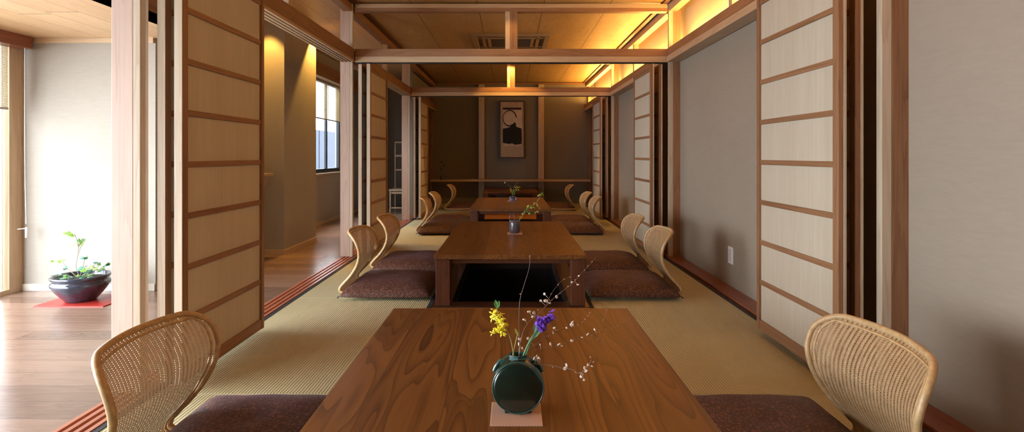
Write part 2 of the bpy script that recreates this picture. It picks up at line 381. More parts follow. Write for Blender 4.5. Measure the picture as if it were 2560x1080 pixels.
# ---- side lintels
names=['nearest bay','middle bay','farthest bay']
for i,y in enumerate(D):
    y0=y+.101; y1=(D+[YB])[i+1]-.001
    t=thing('side_lintel','left grooved cedar lintel over the %s opening to the corridor'%names[i],'beam',(-1.595,y0,0))
    L=y1-y0
    box('beam',(-.063,.062,0,L,1.937,PZ1),cedar('y'),t,.003)
    for k in range(4):
        x=-.063+k*.0355
        box('track_ridge',(x,x+.0185,0,L,PZ0,1.937),sap('y'),t,.001)
    t=thing('side_lintel','right cedar lintel of the %s carrying the hidden amber lighting'%names[i],'beam',(1.6,y0,0))
    box('beam',(-.065,.06,0,L,1.972,PZ1),cedar('y'),t,.003)
    box('lower_track_board',(-.065,.06,0,L,PZ0,1.972),sap('y'),t,.003)
    for s,sn in ((-1,'left'),(1,'right')):
        o=box('eaves_beam',(s*1.56,s*1.64,y0,y1,2.414,2.489),sap('y') if s>0 else cedar('y'),None,.002)
        tag(o,'%s upper side beam under the ceiling edge, %s'%(sn,names[i]),'beam')
        ym=y+1.62
        if ym<y1-.3 and i<2:
            o=box('transom_strut',(s*1.575,s*1.635,ym,ym+.06,PZ1,2.414),sap('z'),None,.002)
            tag(o,'short transom strut above the %s lintel, %s'%(sn,names[i]),'strut')
struct(boxes('trim_ceiling_left',[(-1.64,-1.50,YN,YB,2.489,2.51)],wood('dark_moulding_','y',(.12,.05,.024),(.07,.03,.015))))
struct(boxes('trim_ceiling_right',[(1.50,1.64,YN,YB,2.489,2.51)],wood('dark_moulding_','y',(.12,.05,.024),(.07,.03,.015))))
struct(box('trim_back_top',(-1.66,1.66,11.46,11.5,2.46,2.50),cedar('x')))
# ---- back wall dressing
for x,sn in ((-.655,'left'),(.575,'right')):
    o=box('wall_post',(x,x+.118,11.40,11.5,0,2.46),pale('z'),None,.003); tag(o,'pale timber post on the back wall, %s of the hanging picture'%sn,'post')
for x,sn in ((-1.66,'left'),(1.60,'right')):
    o=box('corner_post',(x,x+.06,11.40,11.5,0,2.46),cedar('z'),None,.003); tag(o,'thin corner post where the back wall meets the %s wall'%sn,'post')
o=box('wall_shelf',(-1.6,1.6,11.02,11.395,.475,.51),sap('x'),None,.003); tag(o,'long thin wooden shelf running across the back wall','shelf')
# picture
t=thing('hanging_picture','narrow framed ink picture with a loop over a black block','picture',(.035,11.395,1.53))
W_,H_=.262,.592
boxes('picture_frame',[(-W_,W_,0,.03,-H_,-H_+.022),(-W_,W_,0,.03,H_-.022,H_),(-W_,-W_+.022,0,.03,-H_+.022,H_-.022),(W_-.022,W_,0,.03,-H_+.022,H_-.022)],plain('dark_frame',(.03,.012,.01),.4),t)
box('mount_board',(-W_+.022,W_-.022,.012,.028,-H_+.022,H_-.022),plain('tan_mount',(.42,.34,.24),.8),t,0)
box('paper',(-.19,.20,.008,.012,-.34,.43),plain('ivory_paper',(.56,.48,.40),.8),t,0)
box('title_bar',(-.19,.19,.004,.008,.405,.45),plain('maroon_ink',(.035,.008,.012),.7),t,0)
bm=bmesh.new(); n=40; ring=[]
for k in range(n+1):
    a=R(5)+k/n*R(285); r=.138; w=.006+.006*abs(math.cos(a*.5+.2))
    cx,cz=-.052,.232; ex=1.0; ca,sa=math.cos(a),math.sin(a)
    ring.append((bm.verts.new((cx+(r-w)*ca*1.0,.004,cz+(r-w)*sa*1.15)),bm.verts.new((cx+(r+w)*ca,.004,cz+(r+w)*sa*1.15)),
                 bm.verts.new((cx+(r-w)*ca*1.0,.008,cz+(r-w)*sa*1.15)),bm.verts.new((cx+(r+w)*ca,.008,cz+(r+w)*sa*1.15))))
for a,b in zip(ring,ring[1:]):
    bm.faces.new((a[0],a[1],b[1],b[0])); bm.faces.new((a[0],b[0],b[2],a[2])); bm.faces.new((a[1],a[3],b[3],b[1])); bm.faces.new((a[2],b[2],b[3],a[3]))
link('brush_loop',bm,plain('brown_black_ink',(.018,.010,.008),.8),t)
bm=bmesh.new(); out=[(-.19,-.275),(-.19,.015),(-.09,.035),(-.045,.05),(-.01,.075),(-.03,.098),(.02,.115),(.045,.15),(.075,.13),(.085,.055),(.195,.02),(.20,-.20),(.195,-.30),(.06,-.315),(.0,-.285),(-.06,-.30)]
vf=[bm.verts.new((x,.003,z)) for x,z in out]; vb=[bm.verts.new((x,.008,z)) for x,z in out]
bm.faces.new(vf); bm.faces.new(vb[::-1])
for k in range(len(out)): bm.faces.new((vf[k],vf[(k+1)%len(out)],vb[(k+1)%len(out)],vb[k]))
link('ink_block',bm,plain('black_ink',(.006,.008,.008),.8),t)

# ------------------------------------------------------------------ sliding panels
def make_panel(L,label,left):
    """origin: near end, floor; extends +Y; x is across thickness; local z0..1.905"""
    t=thing('sliding_panel',label,'sliding panel'); H0,H1=.034,1.900; th=.017
    st0=box('stile',(-th,th,0,.042,H0,H1),cedar('z'),t,.002)
    box('edge_strip',((-th,th) if left else (th-.012,th))+(-.003,0,H0,H1),pale('z'),st0,.001)  # left: full-width pale face paints in window light; right: narrow cream strip
    box('stile',(-th,th,L-.030,L,H0,H1),cedar('z'),t,.002)
    box('bottom_rail',(-th*.85,th*.85,.042,L-.030,H0,.088),cedar('y'),t,.002)
    box('top_rail',(-th*.85,th*.85,.042,L-.030,H1-.04,H1),cedar('y'),t,.002)
    box('infill_board',(-.004,.004,.042,L-.030,.088,H1-.04),panelboard(),t,0)
    for k in range(8):
        z=1.846-.2214*k
        if z>1.85 or z<.12: continue
        box('rung',(-.0125,.0125,.042,L-.030,z-.013,z+.013),cedar('y'),t,.002)
    box('roller',(-.008,.008,.006,.03,H1,H1+.012),M_black,st0,0)
    return t
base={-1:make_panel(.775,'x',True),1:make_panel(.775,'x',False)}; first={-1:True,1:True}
bayn=['nearest bay','middle bay','farthest bay']
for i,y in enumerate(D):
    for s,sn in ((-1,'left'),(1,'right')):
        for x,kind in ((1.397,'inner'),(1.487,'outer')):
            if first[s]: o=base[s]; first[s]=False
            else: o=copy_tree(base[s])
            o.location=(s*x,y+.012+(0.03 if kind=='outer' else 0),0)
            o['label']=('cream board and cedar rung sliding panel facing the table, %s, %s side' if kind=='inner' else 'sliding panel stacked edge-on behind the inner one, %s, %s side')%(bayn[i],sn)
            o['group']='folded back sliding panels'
# dark backing boards stored behind the outer leaves (storage pocket seen as black gap)
# ------------------------------------------------------------------ tables
def make_table(L,label):
    t=thing('low_table',label,'table')
    box('tabletop',(-.502,.502,0,L,.313,.343),M_walnut,t,.003)
    for sx in (-1,1):
        for y0 in (.012,L-.112):
            box('leg',(sx*.40,sx*.495,y0,y0+.10,.004,.313),legwood('z'),t,.003)
    for y0 in (.05,L-.075): box('apron',(-.40,.40,y0,y0+.025,.278,.313),legwood('x'),t,.001)
    return t
tl=['nearest walnut table holding the green drum vase','second walnut table holding the dark jug of yellow twigs','third walnut table holding the small blue pot','farthest walnut table in front of the back wall shelf']
t1=make_table(1.85,tl[0]); t1.location=(0,.53,0)
for k in (1,2):
    o=copy_tree(t1); o.location=(0,TY[k][0],0); o['label']=tl[k]
o=make_table(1.40,tl[3]); o.location=(0,9.92,0)
# ------------------------------------------------------------------ chairs
prof=[(.47,.040,0),(.30,.034,0),(.12,.034,.0),(.04,.036,.0),(.008,.05,.0),(.012,.075,.004),(.04,.105,.012),(.085,.15,.026),(.125,.205,.038),(.148,.26,.046),(.153,.315,.052),(.14,.37,.06),(.118,.415,.066),(.095,.447,.07)]
pp=smooth_path([(a,b,c) for a,b,c in prof],4)
def chair_pt(u,p,hw):
    q=max(0,1-(u*hw/.268)**2); return Vector((p.x-p.z*q, u*hw, p.y+ (0.006*q if p.y>.3 else 0)))
arc=[0]
for a,b in zip(pp,pp[1:]): arc.append(arc[-1]+(Vector((a.x,a.y))-Vector((b.x,b.y))).length)
TOT=arc[-1]
def hwid(s):
    r=.085; d=TOT-s
    w=.222+.046*min(1,max(0,(s-.5)/.3))**1.3 if s>.5 else .222
    if d<r: w-= r-math.sqrt(max(0,r*r-(r-d)**2))
    if s<.05: w-= .03*(1-s/.05)
    return w
# refine rows near the top
rows=[]
for i in range(len(pp)-1):
    m=4 if arc[i]>TOT-.11 else 1
    for k in range(m): rows.append((pp[i].lerp(pp[i+1],k/m),arc[i]+(arc[i+1]-arc[i])*k/m))
rows.append((pp[-1],TOT))
rows[-1:]=[(pp[-2].lerp(pp[-1],.93),arc[-2]+(TOT-arc[-2])*.93),(pp[-2].lerp(pp[-1],.985),arc[-2]+(TOT-arc[-2])*.985),(pp[-1],TOT)]
def make_chair():
    t=thing('floor_chair','x','floor chair')
    bm=bmesh.new(); uvl=bm.loops.layers.uv.new('UVMap'); N=16; g=[]
    for p,s in rows:
        hw=hwid(s); g.append([(bm.verts.new(chair_pt(-1+2*k/N,p,hw)),((-1+2*k/N)*hw+.5,s)) for k in range(N+1)])
    for a,b in zip(g,g[1:]):
        for k in range(N):
            q=(a[k],a[k+1],b[k+1],b[k]); f=bm.faces.new([v for v,_ in q])
            for lp,(_,uv) in zip(f.loops,q): lp[uvl].uv=uv
    shell=link('woven_shell',bm,M_weave,t,smooth=True)
    bm=bmesh.new(); pts=[]
    for p,s in rows: pts.append(chair_pt(-1,p,hwid(s)))
    for k in range(1,N): pts.append(chair_pt(-1+2*k/N,rows[-1][0],hwid(rows[-1][1])))
    for p,s in reversed(rows): pts.append(chair_pt(1,p,hwid(s)))
    tube(bm,pts,.0105,8); link('cane_rim',bm,M_rattan,t,smooth=True)
    # inner bindings next to the rim
    bm=bmesh.new(); ins=[]
    for p,s in rows:
        if s>.45 and s<TOT-.022: ins.append((p,s))
    def ipt(u,p,s): return chair_pt(u*(1-.026/hwid(s)),p,hwid(s))
    pts=[ipt(-1,p,s) for p,s in ins]
    pts+=[chair_pt((-1+2*k/N)*.97,ins[-1][0],hwid(ins[-1][1])-.01) for k in range(1,N)]
    pts+=[ipt(1,p,s) for p,s in reversed(ins)]
    tube(bm,pts,.0042,6); link('rim_binding',bm,M_rattan,shell,smooth=True)
    bm=bmesh.new()
    for sy in (-.2,.2): tube(bm,[(.02,sy,.014),(.46,sy,.014)],.013,8)
    link('base_runner',bm,M_rattan,t,smooth=True)
    return t
def make_cushion():
    bm=bmesh.new(); N=28; hx,hy=.318,.318
    def side(s):
        g=[]
        for i in range(N+1):
            row=[]
            for j in range(N+1):
                u=-1+2*i/N; v=-1+2*j/N
                # concentrate rows at border
                u=math.sin(u*PI/2); v=math.sin(v*PI/2)
                pin=1-.045*(1-u*u)*abs(v)**3-.0; pin2=1-.035*(1-v*v)*abs(u)**3
                h=(max(0,1-abs(u)**5)*max(0,1-abs(v)**5))**.42
                crown=.012*(1-u*u)*(1-v*v); dim=.010*math.exp(-((u*u+v*v)/.02))
                x=u*hx*pin2; y=v*hy*pin
                # soften corner
                cr=max(0,abs(u)+abs(v)-1.72); x*=1-cr*.12; y*=1-cr*.12
                wr=.0025*math.sin(9*u+3*v)*math.cos(7*v-2*u)
                z=(.038+crown-dim+wr)*h if s>0 else -.030*h
                z-=.046*max(abs(u)**4*.85,v**4)
                row.append((x,y,.033+z))
            g.append(row)
        return g
    for s in (1,-1):
        g=side(s); vs=[[bm.verts.new(p) for p in r] for r in g]
        for a,b in zip(vs,vs[1:]):
            for k in range(N): bm.faces.new((a[k],a[k+1],b[k+1],b[k]) if s<0 else (a[k],b[k],b[k+1],a[k+1]))
    bmesh.ops.remove_doubles(bm,verts=bm.verts[:],dist=1e-5)
    return bm
ch0=make_chair(); used=[False]
def cushion_thing():
    t=thing('seat_cushion','x','cushion')
    link('cushion_pad',make_cushion(),M_cush,t,smooth=True)
    bm=bmesh.new()
    for sx in (-1,1):
        for sy in (-1,1):
            for k in range(4):
                a=math.atan2(sy,sx)+(k-1.5)*.25; p=Vector((sx*.309,sy*.300,.033))
                p=p*1; p.z=-.012+.003; tube(bm,[p,p+Vector((math.cos(a)*.012,math.sin(a)*.012,-.004)),p+Vector((math.cos(a)*.020,math.sin(a)*.020,-.012))],.0016,5)
    link('corner_tassel',bm,M_heri,t)
    return t
cu0=cushion_thing(); usedc=[False]
chairs=[ # side, y centre of chair, y centre of cushion, x shift, rot, text
 (-1,1.72,1.85,.0,0,'biggest at lower left, left of the nearest table'),
 (1,1.69,1.85,.0,0,'biggest at lower right, right of the nearest table'),
 (-1,4.10,4.10,0,0,'left side of the second table, nearer of its pair'),
 (-1,4.97,4.97,0,0,'left side of the second table, farther of its pair'),
 (1,4.08,4.10,0,-1,'right side of the second table, nearer of its pair'),
 (1,4.95,4.97,0,0,'right side of the second table, farther of its pair'),
 (-1,7.20,7.20,0,4,'left side of the third table, nearer of its pair'),
 (-1,8.08,8.08,0,0,'left side of the third table, farther of its pair'),
 (1,7.22,7.20,0,-3,'right side of the third table, nearer of its pair'),
 (1,8.08,8.08,0,0,'right side of the third table, farther of its pair'),
 (-1,10.15,10.3,-.02,0,'left side of the farthest table'),
 (1,10.15,10.3,-.02,0,'right side of the farthest table')]
for s,yc,yk,dx,rot,txt in chairs:
    o=ch0 if not used[0] else copy_tree(ch0); used[0]=True
    o.location=(s*(1.2+dx),yc,0.001); o.rotation_euler=(0,0,(0 if s<0 else PI)+R(rot)); o['label']='rattan floor chair, '+txt
    o['group']='rattan floor chairs along the tables'
    c=cu0 if not usedc[0] else copy_tree(cu0); usedc[0]=True
    c.location=(s*(.860+dx),yk,.043); c.rotation_euler=(0,0,R(rot*.5)); c['label']='brown patterned cushion, '+txt
    c['group']='brown cushions on the floor chairs'

# ------------------------------------------------------------------ vases on tables
TZ=.343
def mat_mat():
    t=NT('woven_coaster'); v=t.coords(); ch=t.n('ShaderNodeTexChecker'); t.l(v,ch.inputs[0]); ch.inputs['Scale'].default_value=260
    ch.inputs[1].default_value=(.62,.40,.30,1); ch.inputs[2].default_value=(.45,.27,.19,1); t.l(ch.outputs[0],t.b.inputs['Base Color']); t.rough(.8); t.bump(ch.outputs[1],.4,.001); return t.m
M_coast=mat_mat()
for y,x,w,lab in ((1.405,.015,.064,'square woven coaster under the green drum vase'),(4.66,.037,.062,'small square coaster under the dark jug on the second table'),(7.93,.02,.062,'small coaster under the blue pot on the third table')):
    o=box('coaster',(x-w,x+w,y-w,y+w,TZ,TZ+.003),M_coast,None,.001); tag(o,lab,'coaster')
# green drum vase
def glaze(name,c,r=.12):
    t=NT(name); n=t.noise(t.coords(),25,4); t.col(t.ramp(n,[(.35,sc(c,.6)),(.7,c)])); t.rough(r,.6); t.b.inputs['Coat Weight'].default_value=.5; return t.m
M_green=glaze('dark_green_glaze',(.005,.020,.013),.22); M_rim=glaze('teal_rim_glaze',(.03,.11,.10),.2)
v=thing('flower_vase','dark green glazed drum-shaped vase standing on edge on the nearest table','vase',(.0195,1.425,TZ+.003))
RX=Matrix.Rotation(R(90),4,'X'); cz=.068
bm=bmesh.new(); lathe(bm,[(0,-.034),(.056,-.034),(.0625,-.031),(.0655,-.026),(.0665,-.02),(.0665,.02),(.0655,.026),(.0625,.031),(.056,.034),(0,.034)],56,Matrix.Translation((0,0,cz))@RX)
link('vase_body',bm,M_green,v,smooth=True)
bm=bmesh.new()
for yy in (-.030,.030):
    pts=[(math.cos(2*PI*k/56)*.064,yy,cz+math.sin(2*PI*k/56)*.064) for k in range(57)]; tube(bm,pts,.0022,6,False)
link('drum_rim',bm,M_rim,v,smooth=True)
bm=bmesh.new()
for r0,r1,z0,z1 in ((.030,.024,.118,.136),(.024,.027,.136,.143)):
    a=[bm.verts.new((r0*math.cos(PI/6+k*PI/3),r0*.8*math.sin(PI/6+k*PI/3),z0)) for k in range(6)]
    b=[bm.verts.new((r1*math.cos(PI/6+k*PI/3),r1*.8*math.sin(PI/6+k*PI/3),z1)) for k in range(6)]
    for k in range(6): bm.faces.new((a[k],a[(k+1)%6],b[(k+1)%6],b[k]))
a=[bm.verts.new((.027*math.cos(PI/6+k*PI/3),.0216*math.sin(PI/6+k*PI/3),.143)) for k in range(6)]
b=[bm.verts.new((.021*math.cos(PI/6+k*PI/3),.0165*math.sin(PI/6+k*PI/3),.1425)) for k in range(6)]
c=[bm.verts.new((.019*math.cos(PI/6+k*PI/3),.015*math.sin(PI/6+k*PI/3),.120)) for k in range(6)]
for k in range(6):
    bm.faces.new((a[k],a[(k+1)%6],b[(k+1)%6],b[k])); bm.faces.new((b[k],b[(k+1)%6],c[(k+1)%6],c[k]))
link('vase_neck',bm,M_rim,v)
bm=bmesh.new()
for s in (-1,1): tube(bm,smooth_path([(s*.030,0,.124),(s*.044,0,.125),(s*.056,0,.112),(s*.062,0,.098)],4),.005,8)
link('vase_lug',bm,M_rim,v,smooth=True)
bm=bmesh.new()
for s in (-1,1): bx(bm,s*.016,s*.034,-.022,.022,0,.0115)
link('vase_foot',bm,M_green,v,bevel=.002)
YV=1.425
def blossom(bm,p,r):
    q=Matrix.Rotation(random.random()*6,4,'Z')@Matrix.Rotation(random.random()*2,4,'X')
    for k in range(5):
        a=2*PI*k/5; c=p+(q@Vector((math.cos(a),math.sin(a),.25)))*r*.62
        bmesh.ops.create_icosphere(bm,subdivisions=1,radius=r*.48,matrix=Matrix.Translation(c))
    bmesh.ops.create_icosphere(bm,subdivisions=1,radius=r*.35,matrix=Matrix.Translation(p))
M_twig=plain('brown_twig',(.20,.12,.085),.6); M_petal=plain('white_petal',(.80,.72,.66),.5,var=.05); M_bud=plain('pink_bud',(.50,.26,.19),.6)
def branch(label,path,d0,d1,blooms,buds,r=.0012,twigs=()):
    """path in picture pixels from the vase mouth; depth runs d0->d1"""
    n=len(path); pts=[P(x,y,d0+(d1-d0)*i/(n-1)) for i,(x,y) in enumerate(path)]
    t=thing('plum_branch',label,'branch',pts[0]); o=pts[0]
    sp=smooth_path(pts,5); bm=bmesh.new(); m=len(sp)
    tube(bm,[p-o for p in sp],[r*(1-.65*i/m) for i in range(m)],5)
    stm=link('stem',bm,M_twig,t)
    def at(px,py):
        best=min(sp,key=lambda q:((q.x*F/q.y+VX-px)**2+(VY-(q.z-1)*F/q.y-py)**2)); return P(px,py,best.y),best
    for tw in twigs:
        bm=bmesh.new(); q,b=at(*tw[0]); pq=[b-o]+[P(x,y,b.y+.01*k)-o for k,(x,y) in enumerate(tw[1:])]
        tube(bm,smooth_path(pq,3),r*.45,4); link('twig',bm,M_twig,stm)
        for k in range(1,len(pq)): buds=list(buds)+[tw[k]]
    for px,py,s in blooms:
        q,b=at(px,py); bm=bmesh.new(); blossom(bm,q-o,s*.00076); 
        tube(bm,[q-o,b-o+Vector((1e-5,0,0))],.0004,4); link('blossom',bm,M_petal,stm,smooth=True)
    for px,py in buds:
        q,b=at(px,py); bm=bmesh.new(); bmesh.ops.create_icosphere(bm,subdivisions=1,radius=.0016,matrix=Matrix.Translation(q-o)@Matrix.Diagonal((1,1,1.5,1))); link('bud',bm,M_bud,stm,smooth=True)
M0=(1297,905)
branch('bare thin twig rising straight above the green drum vase',[M0,(1298,850),(1298,790),(1300,750),(1311,710),(1323,670),(1325,640)],1.425,1.46,[],[(1301,735),(1325,640)],.0010)
branch('white blossom branch reaching up and right past the second table leg',[M0,(1303,850),(1315,815),(1340,790),(1365,765),(1385,745),(1410,725),(1432,708),(1455,682),(1480,655),(1493,640)],1.425,1.62,
   [(1311,800,7),(1323,780,7),(1333,793,7),(1335,782,6),(1352,752,5),(1365,753,9),(1361,735,5),(1374,758,5),(1392,742,6),(1430,706,5),(1445,712,5),(1447,690,4),(1300,848,7),(1297,860,6)],[(1380,750),(1400,733),(1420,716),(1438,700),(1462,676),(1470,665),(1480,655),(1345,775)],
   twigs=[[(1365,765),(1378,735),(1395,712),(1410,698),(1425,693)]])
branch('blossom branch curving right over the table to its far corner',[M0,(1305,882),(1325,876),(1360,873),(1395,866),(1430,855),(1460,842),(1500,832),(1540,815),(1575,800),(1590,795)],1.425,1.72,
   [(1376,860,6),(1398,862,7),(1404,865,5),(1430,852,6),(1470,836,6),(1486,824,5),(1455,844,4),(1306,870,4),(1350,862,4)],[(1415,860),(1445,848),(1480,838),(1500,831),(1515,825),(1530,820),(1545,813),(1560,806),(1575,800),(1340,875)],
   twigs=[[(1500,832),(1508,800),(1517,775)],[(1480,838),(1495,848),(1503,856)]])
branch('blossom branch leaning between the purple flower and table edge',[M0,(1310,885),(1335,865),(1360,845),(1385,830),(1410,822),(1430,815),(1450,808),(1468,795),(1478,778)],1.425,1.66,
   [(1430,812,8),(1432,805,5),(1386,820,5),(1416,820,4),(1383,832,4),(1320,846,5)],[(1395,826),(1445,812),(1455,806),(1463,798),(1470,790),(1475,782),(1372,840)])
branch('low blossom branch drooping right just above the tabletop',[M0,(1320,908),(1350,911),(1380,914),(1410,921),(1430,924),(1442,932),(1456,930),(1470,915),(1478,900)],1.425,1.36,
   [(1336,896,6),(1346,895,5),(1342,890,4),(1350,897,3),(1417,912,6),(1412,922,6),(1416,917,5),(1463,920,6),(1466,928,6),(1452,942,5),(1460,950,4),(1480,916,4),(1470,912,4)],[(1382,918),(1440,931),(1476,893),(1484,905),(1458,935)],.0014)
# forsythia
M_yel=plain('yellow_petal',(.82,.70,.03),.5,var=.1); M_leaf=plain('fresh_leaf',(.10,.30,.05),.5,var=.3,scale=30)
M_stem=plain('green_stem',(.12,.26,.10),.5)
t=thing('forsythia_sprig','yellow flower sprig with a green leaf tip in the drum vase','flower',P(1288,905,1.42)); o=P(1288,905,1.42)
sp=smooth_path([P(x,y,1.42) for x,y in ((1288,905),(1283,880),(1277,850),(1268,828),(1258,812),(1250,795),(1243,775),(1241,758))],5)
bm=bmesh.new(); tube(bm,[p-o for p in sp],.0011,6); link('stem',bm,plain('olive_stem',(.35,.32,.14),.6),t)
def petal_flower(p,r,up=Vector((0,-.5,1)),nm='flower_head',mat=M_yel,parent=None,org=None,n=4):
    bm=bmesh.new(); up=up.normalized(); a0=up.orthogonal().normalized(); b0=up.cross(a0); ph=random.random()*2
    for k in range(n):
        a=ph+2*PI*k/n; d=a0*math.cos(a)+b0*math.sin(a); s=up.cross(d)
        pts=[p,p+d*r*.5+s*r*.2+up*r*.22,p+d*r+up*r*.1,p+d*r*.5-s*r*.2+up*r*.22]
        v1=[bm.verts.new(q-org) for q in pts]; v2=[bm.verts.new(q-org+up*r*.08) for q in pts]
        bm.faces.new(v1); bm.faces.new(v2[::-1])
        for i in range(4): bm.faces.new((v1[i],v1[(i+1)%4],v2[(i+1)%4],v2[i]))
    return link(nm,bm,mat,parent)
for k in range(34):
    if k<22: px=1249+random.gauss(0,8.5); py=818+random.gauss(0,10)
    else: px=1240+random.gauss(0,8); py=788+random.gauss(0,7)+ (1240-px)*.3
    petal_flower(P(px,py,1.42+random.uniform(-.014,.014)),random.uniform(.010,.014),Vector((random.uniform(-1,1),random.uniform(-1,.2),random.uniform(-.6,1))),parent=t,org=o)
for k in range(5): petal_flower(P(1246-k*1.5+random.uniform(-3,3),800-3*k,1.42),.009,Vector((random.uniform(-1,1),-1,0)),parent=t,org=o)
def leaf_mesh(bm,p,d,nrm,L,W,fold=.15,thick=.0006):
    d=d.normalized(); s=d.cross(nrm).normalized(); n=s.cross(d)
    pr=[(0,.0),(.2,.6),(.45,1),(.7,.75),(.9,.3),(1,0)]
    for off in (0,):
        mid=[bm.verts.new(p+d*L*a-n*0) for a,w in pr]
        lf=[bm.verts.new(p+d*L*a+s*W*w*.5+n*W*w*fold) for a,w in pr[1:-1]]
        rt=[bm.verts.new(p+d*L*a-s*W*w*.5+n*W*w*fold) for a,w in pr[1:-1]]
        for side,sg in ((lf,1),(rt,-1)):
            ch=[mid[0]]+side+[mid[-1]]
            for i in range(len(pr)-1):
                q=[mid[i],mid[i+1],ch[i+1],ch[i]]; u=[]
                for x in q:
                    if x not in u:u.append(x)
                if len(u)>2: bm.faces.new(u if sg>0 else u[::-1])
bm=bmesh.new(); leaf_mesh(bm,P(1242,772,1.42)-o,Vector((-.15,0,1)),Vector((0,-1,0)),.024,.011); leaf_mesh(bm,P(1242,772,1.42)-o,Vector((.3,0,1)),Vector((0,-1,.1)),.022,.010); lo=link('leaf',bm,plain('leaf_green_a',(.10,.33,.08),.5),t)
lo.modifiers.new('Solid','SOLIDIFY').thickness=.0006
bm=bmesh.new(); tube(bm,[P(1281,890,1.42)-o,P(1294,835,1.42)-o,P(1290,822,1.42)-o],.0009,5); leaf_mesh(bm,P(1296,840,1.42)-o,Vector((-.5,0,1)),Vector((0,-1,0)),.022,.007); link('side_shoot',bm,plain('leaf_yellowgreen',(.42,.42,.08),.5),t)
# purple statice
t=thing('purple_flower','purple ruffled flower on green stems in the drum vase','flower',P(1305,905,1.42)); o=P(1305,905,1.42)
bm=bmesh.new()
for pth in (((1305,905),(1317,868),(1332,840),(1350,812)),((1310,905),(1322,866),(1338,835),(1358,806)),((1303,905),(1312,880),(1326,855),(1340,838))):
    tube(bm,[q-o for q in smooth_path([P(x,y,1.42) for x,y in pth],4)],.0021,6)
link('stem',bm,M_stem,t,smooth=True)
bm=bmesh.new(); leaf_mesh(bm,P(1326,848,1.42)-o,Vector((1,0,.95)),Vector((0,-1,0)),.040,.013); leaf_mesh(bm,P(1335,832,1.42)-o,Vector((.2,0,1)),Vector((0,-1,0)),.03,.009)
l2=link('leaf',bm,plain('grey_green_leaf',(.16,.33,.17),.5),t); l2.modifiers.new('Solid','SOLIDIFY').thickness=.0008
M_pur=plain('purple_petal',(.19,.055,.55),.6,var=.45,scale=120)
for k in range(92):
    u=random.random(); px=1342+u*40+random.gauss(0,2.5); py=812-u*24+random.gauss(0,5.5); 
    if random.random()<.22: px=1357+random.gauss(0,3); py=815+random.uniform(-4,12)
    petal_flower(P(px,py,1.42+random.uniform(-.012,.012)),random.uniform(.006,.0085),Vector((random.uniform(-1,1),random.uniform(-1,.1),random.uniform(-.5,1))),nm='floret',mat=M_pur,parent=t,org=o,n=7)
# jug on second table
def quick_vase(name,label,loc,prof,mat,seg=28,cat='vase'):
    t=thing(name,label,cat,loc); bm=bmesh.new(); lathe(bm,prof,seg); link('vessel',bm,mat,t,smooth=True); return t
M_iron=glaze('dark_speckled_glaze',(.10,.09,.12),.3)
jug=quick_vase('flower_jug','dark round jug with a hoop handle on the second table','',prof=[(0,0),(.030,0),(.042,.014),(.048,.04),(.047,.07),(.041,.094),(.036,.10),(.031,.10),(.036,.09),(.040,.06),(.03,.02),(0,.015)],mat=M_iron,loc=(.037,4.66,TZ+.003)) if False else None
t=thing('flower_jug','dark speckled jug with a hoop handle on the second table','vase',(.037,4.66,TZ+.003))
bm=bmesh.new(); lathe(bm,[(0,0),(.034,0),(.044,.014),(.048,.045),(.046,.080),(.043,.105),(.038,.108),(.034,.104),(.037,.08),(.038,.04),(.03,.02),(0,.015)],28); link('vessel',bm,M_iron,t,smooth=True)
bm=bmesh.new(); tube(bm,smooth_path([(-.040,0,.10),(-.044,0,.128),(-.034,0,.150),(-.018,0,.162),(-.004,0,.150),(.002,0,.100)],5),.0045,8); link('handle',bm,M_iron,t,smooth=True)
M_yg=plain('yellow_green_blossom',(.48,.46,.08),.6,var=.3,scale=60)
def small_branch(label,p0,paths,dots,mat,name='flowering_twig',cat='branch',extra=None):
    t=thing(name,label,cat,p0); bm=bmesh.new()
    for pth,r in paths: tube(bm,[q-p0 for q in smooth_path(pth,4)],r,5)
    link('stem',bm,plain('olive_stem',(.35,.32,.14)),t)
    for p,r,m in dots:
        bm=bmesh.new(); blossom(bm,p-p0,r); link('blossom',bm,m,t,smooth=True)
    return t
d=4.66; p0=P(1294,556,d)
dots=[]
main=[(1294,556),(1302,545),(1313,530),(1328,518),(1342,505),(1352,490)]
side2=[(1313,530),(1330,528),(1340,532)]
random.seed(11)
for (cx,cy,s_,n_) in ((1329,517,7,16),(1337,531,4,4),(1310,532,5,6),(1302,543,3,4),(1353,490,4,7),(1344,515,4,3)):
    for k in range(n_): dots.append((P(cx+random.gauss(0,s_),cy+random.gauss(0,s_*.7),d+random.uniform(-.03,.03)),random.uniform(.007,.011),M_yg if random.random()<.7 else M_leaf))
small_branch('yellow-green blossom branch leaning right out of the dark jug',p0,[([P(x,y,d) for x,y in main],.0022),([P(x,y,d) for x,y in side2],.0015)],dots,M_yg)
# blue pot on third table
d=7.93
M_blue=glaze('blue_white_glaze',(.10,.13,.30),.25)
t=thing('bud_vase','small blue and white pot on the third table','vase',(.036,d,TZ+.003))
bm=bmesh.new(); lathe(bm,[(0,0),(.050,0),(.052,.006),(.036,.014),(.030,.035),(.040,.050),(.056,.056),(.056,.062),(.03,.062),(.025,.045),(0,.04)],24); link('vessel',bm,M_blue,t,smooth=True)
bm=bmesh.new()
for s in (-1,1): bx(bm,s*.034,s*.047,-.006,.006,.010,.052)
link('pillar',bm,plain('white_glaze',(.7,.7,.75),.3),t)
p0=P(1281,490,d); dots=[]
for (cx,cy,s_,n_,m) in ((1284,481,3,9,M_leaf),(1295,470,4,6,M_yg),(1277,473,2,2,M_yg),(1263,457,1,1,M_petal),(1290,477,3,4,M_leaf)):
    for k in range(n_): dots.append((P(cx+random.gauss(0,s_),cy+random.gauss(0,s_),d+random.uniform(-.03,.03)),random.uniform(.010,.015),m))
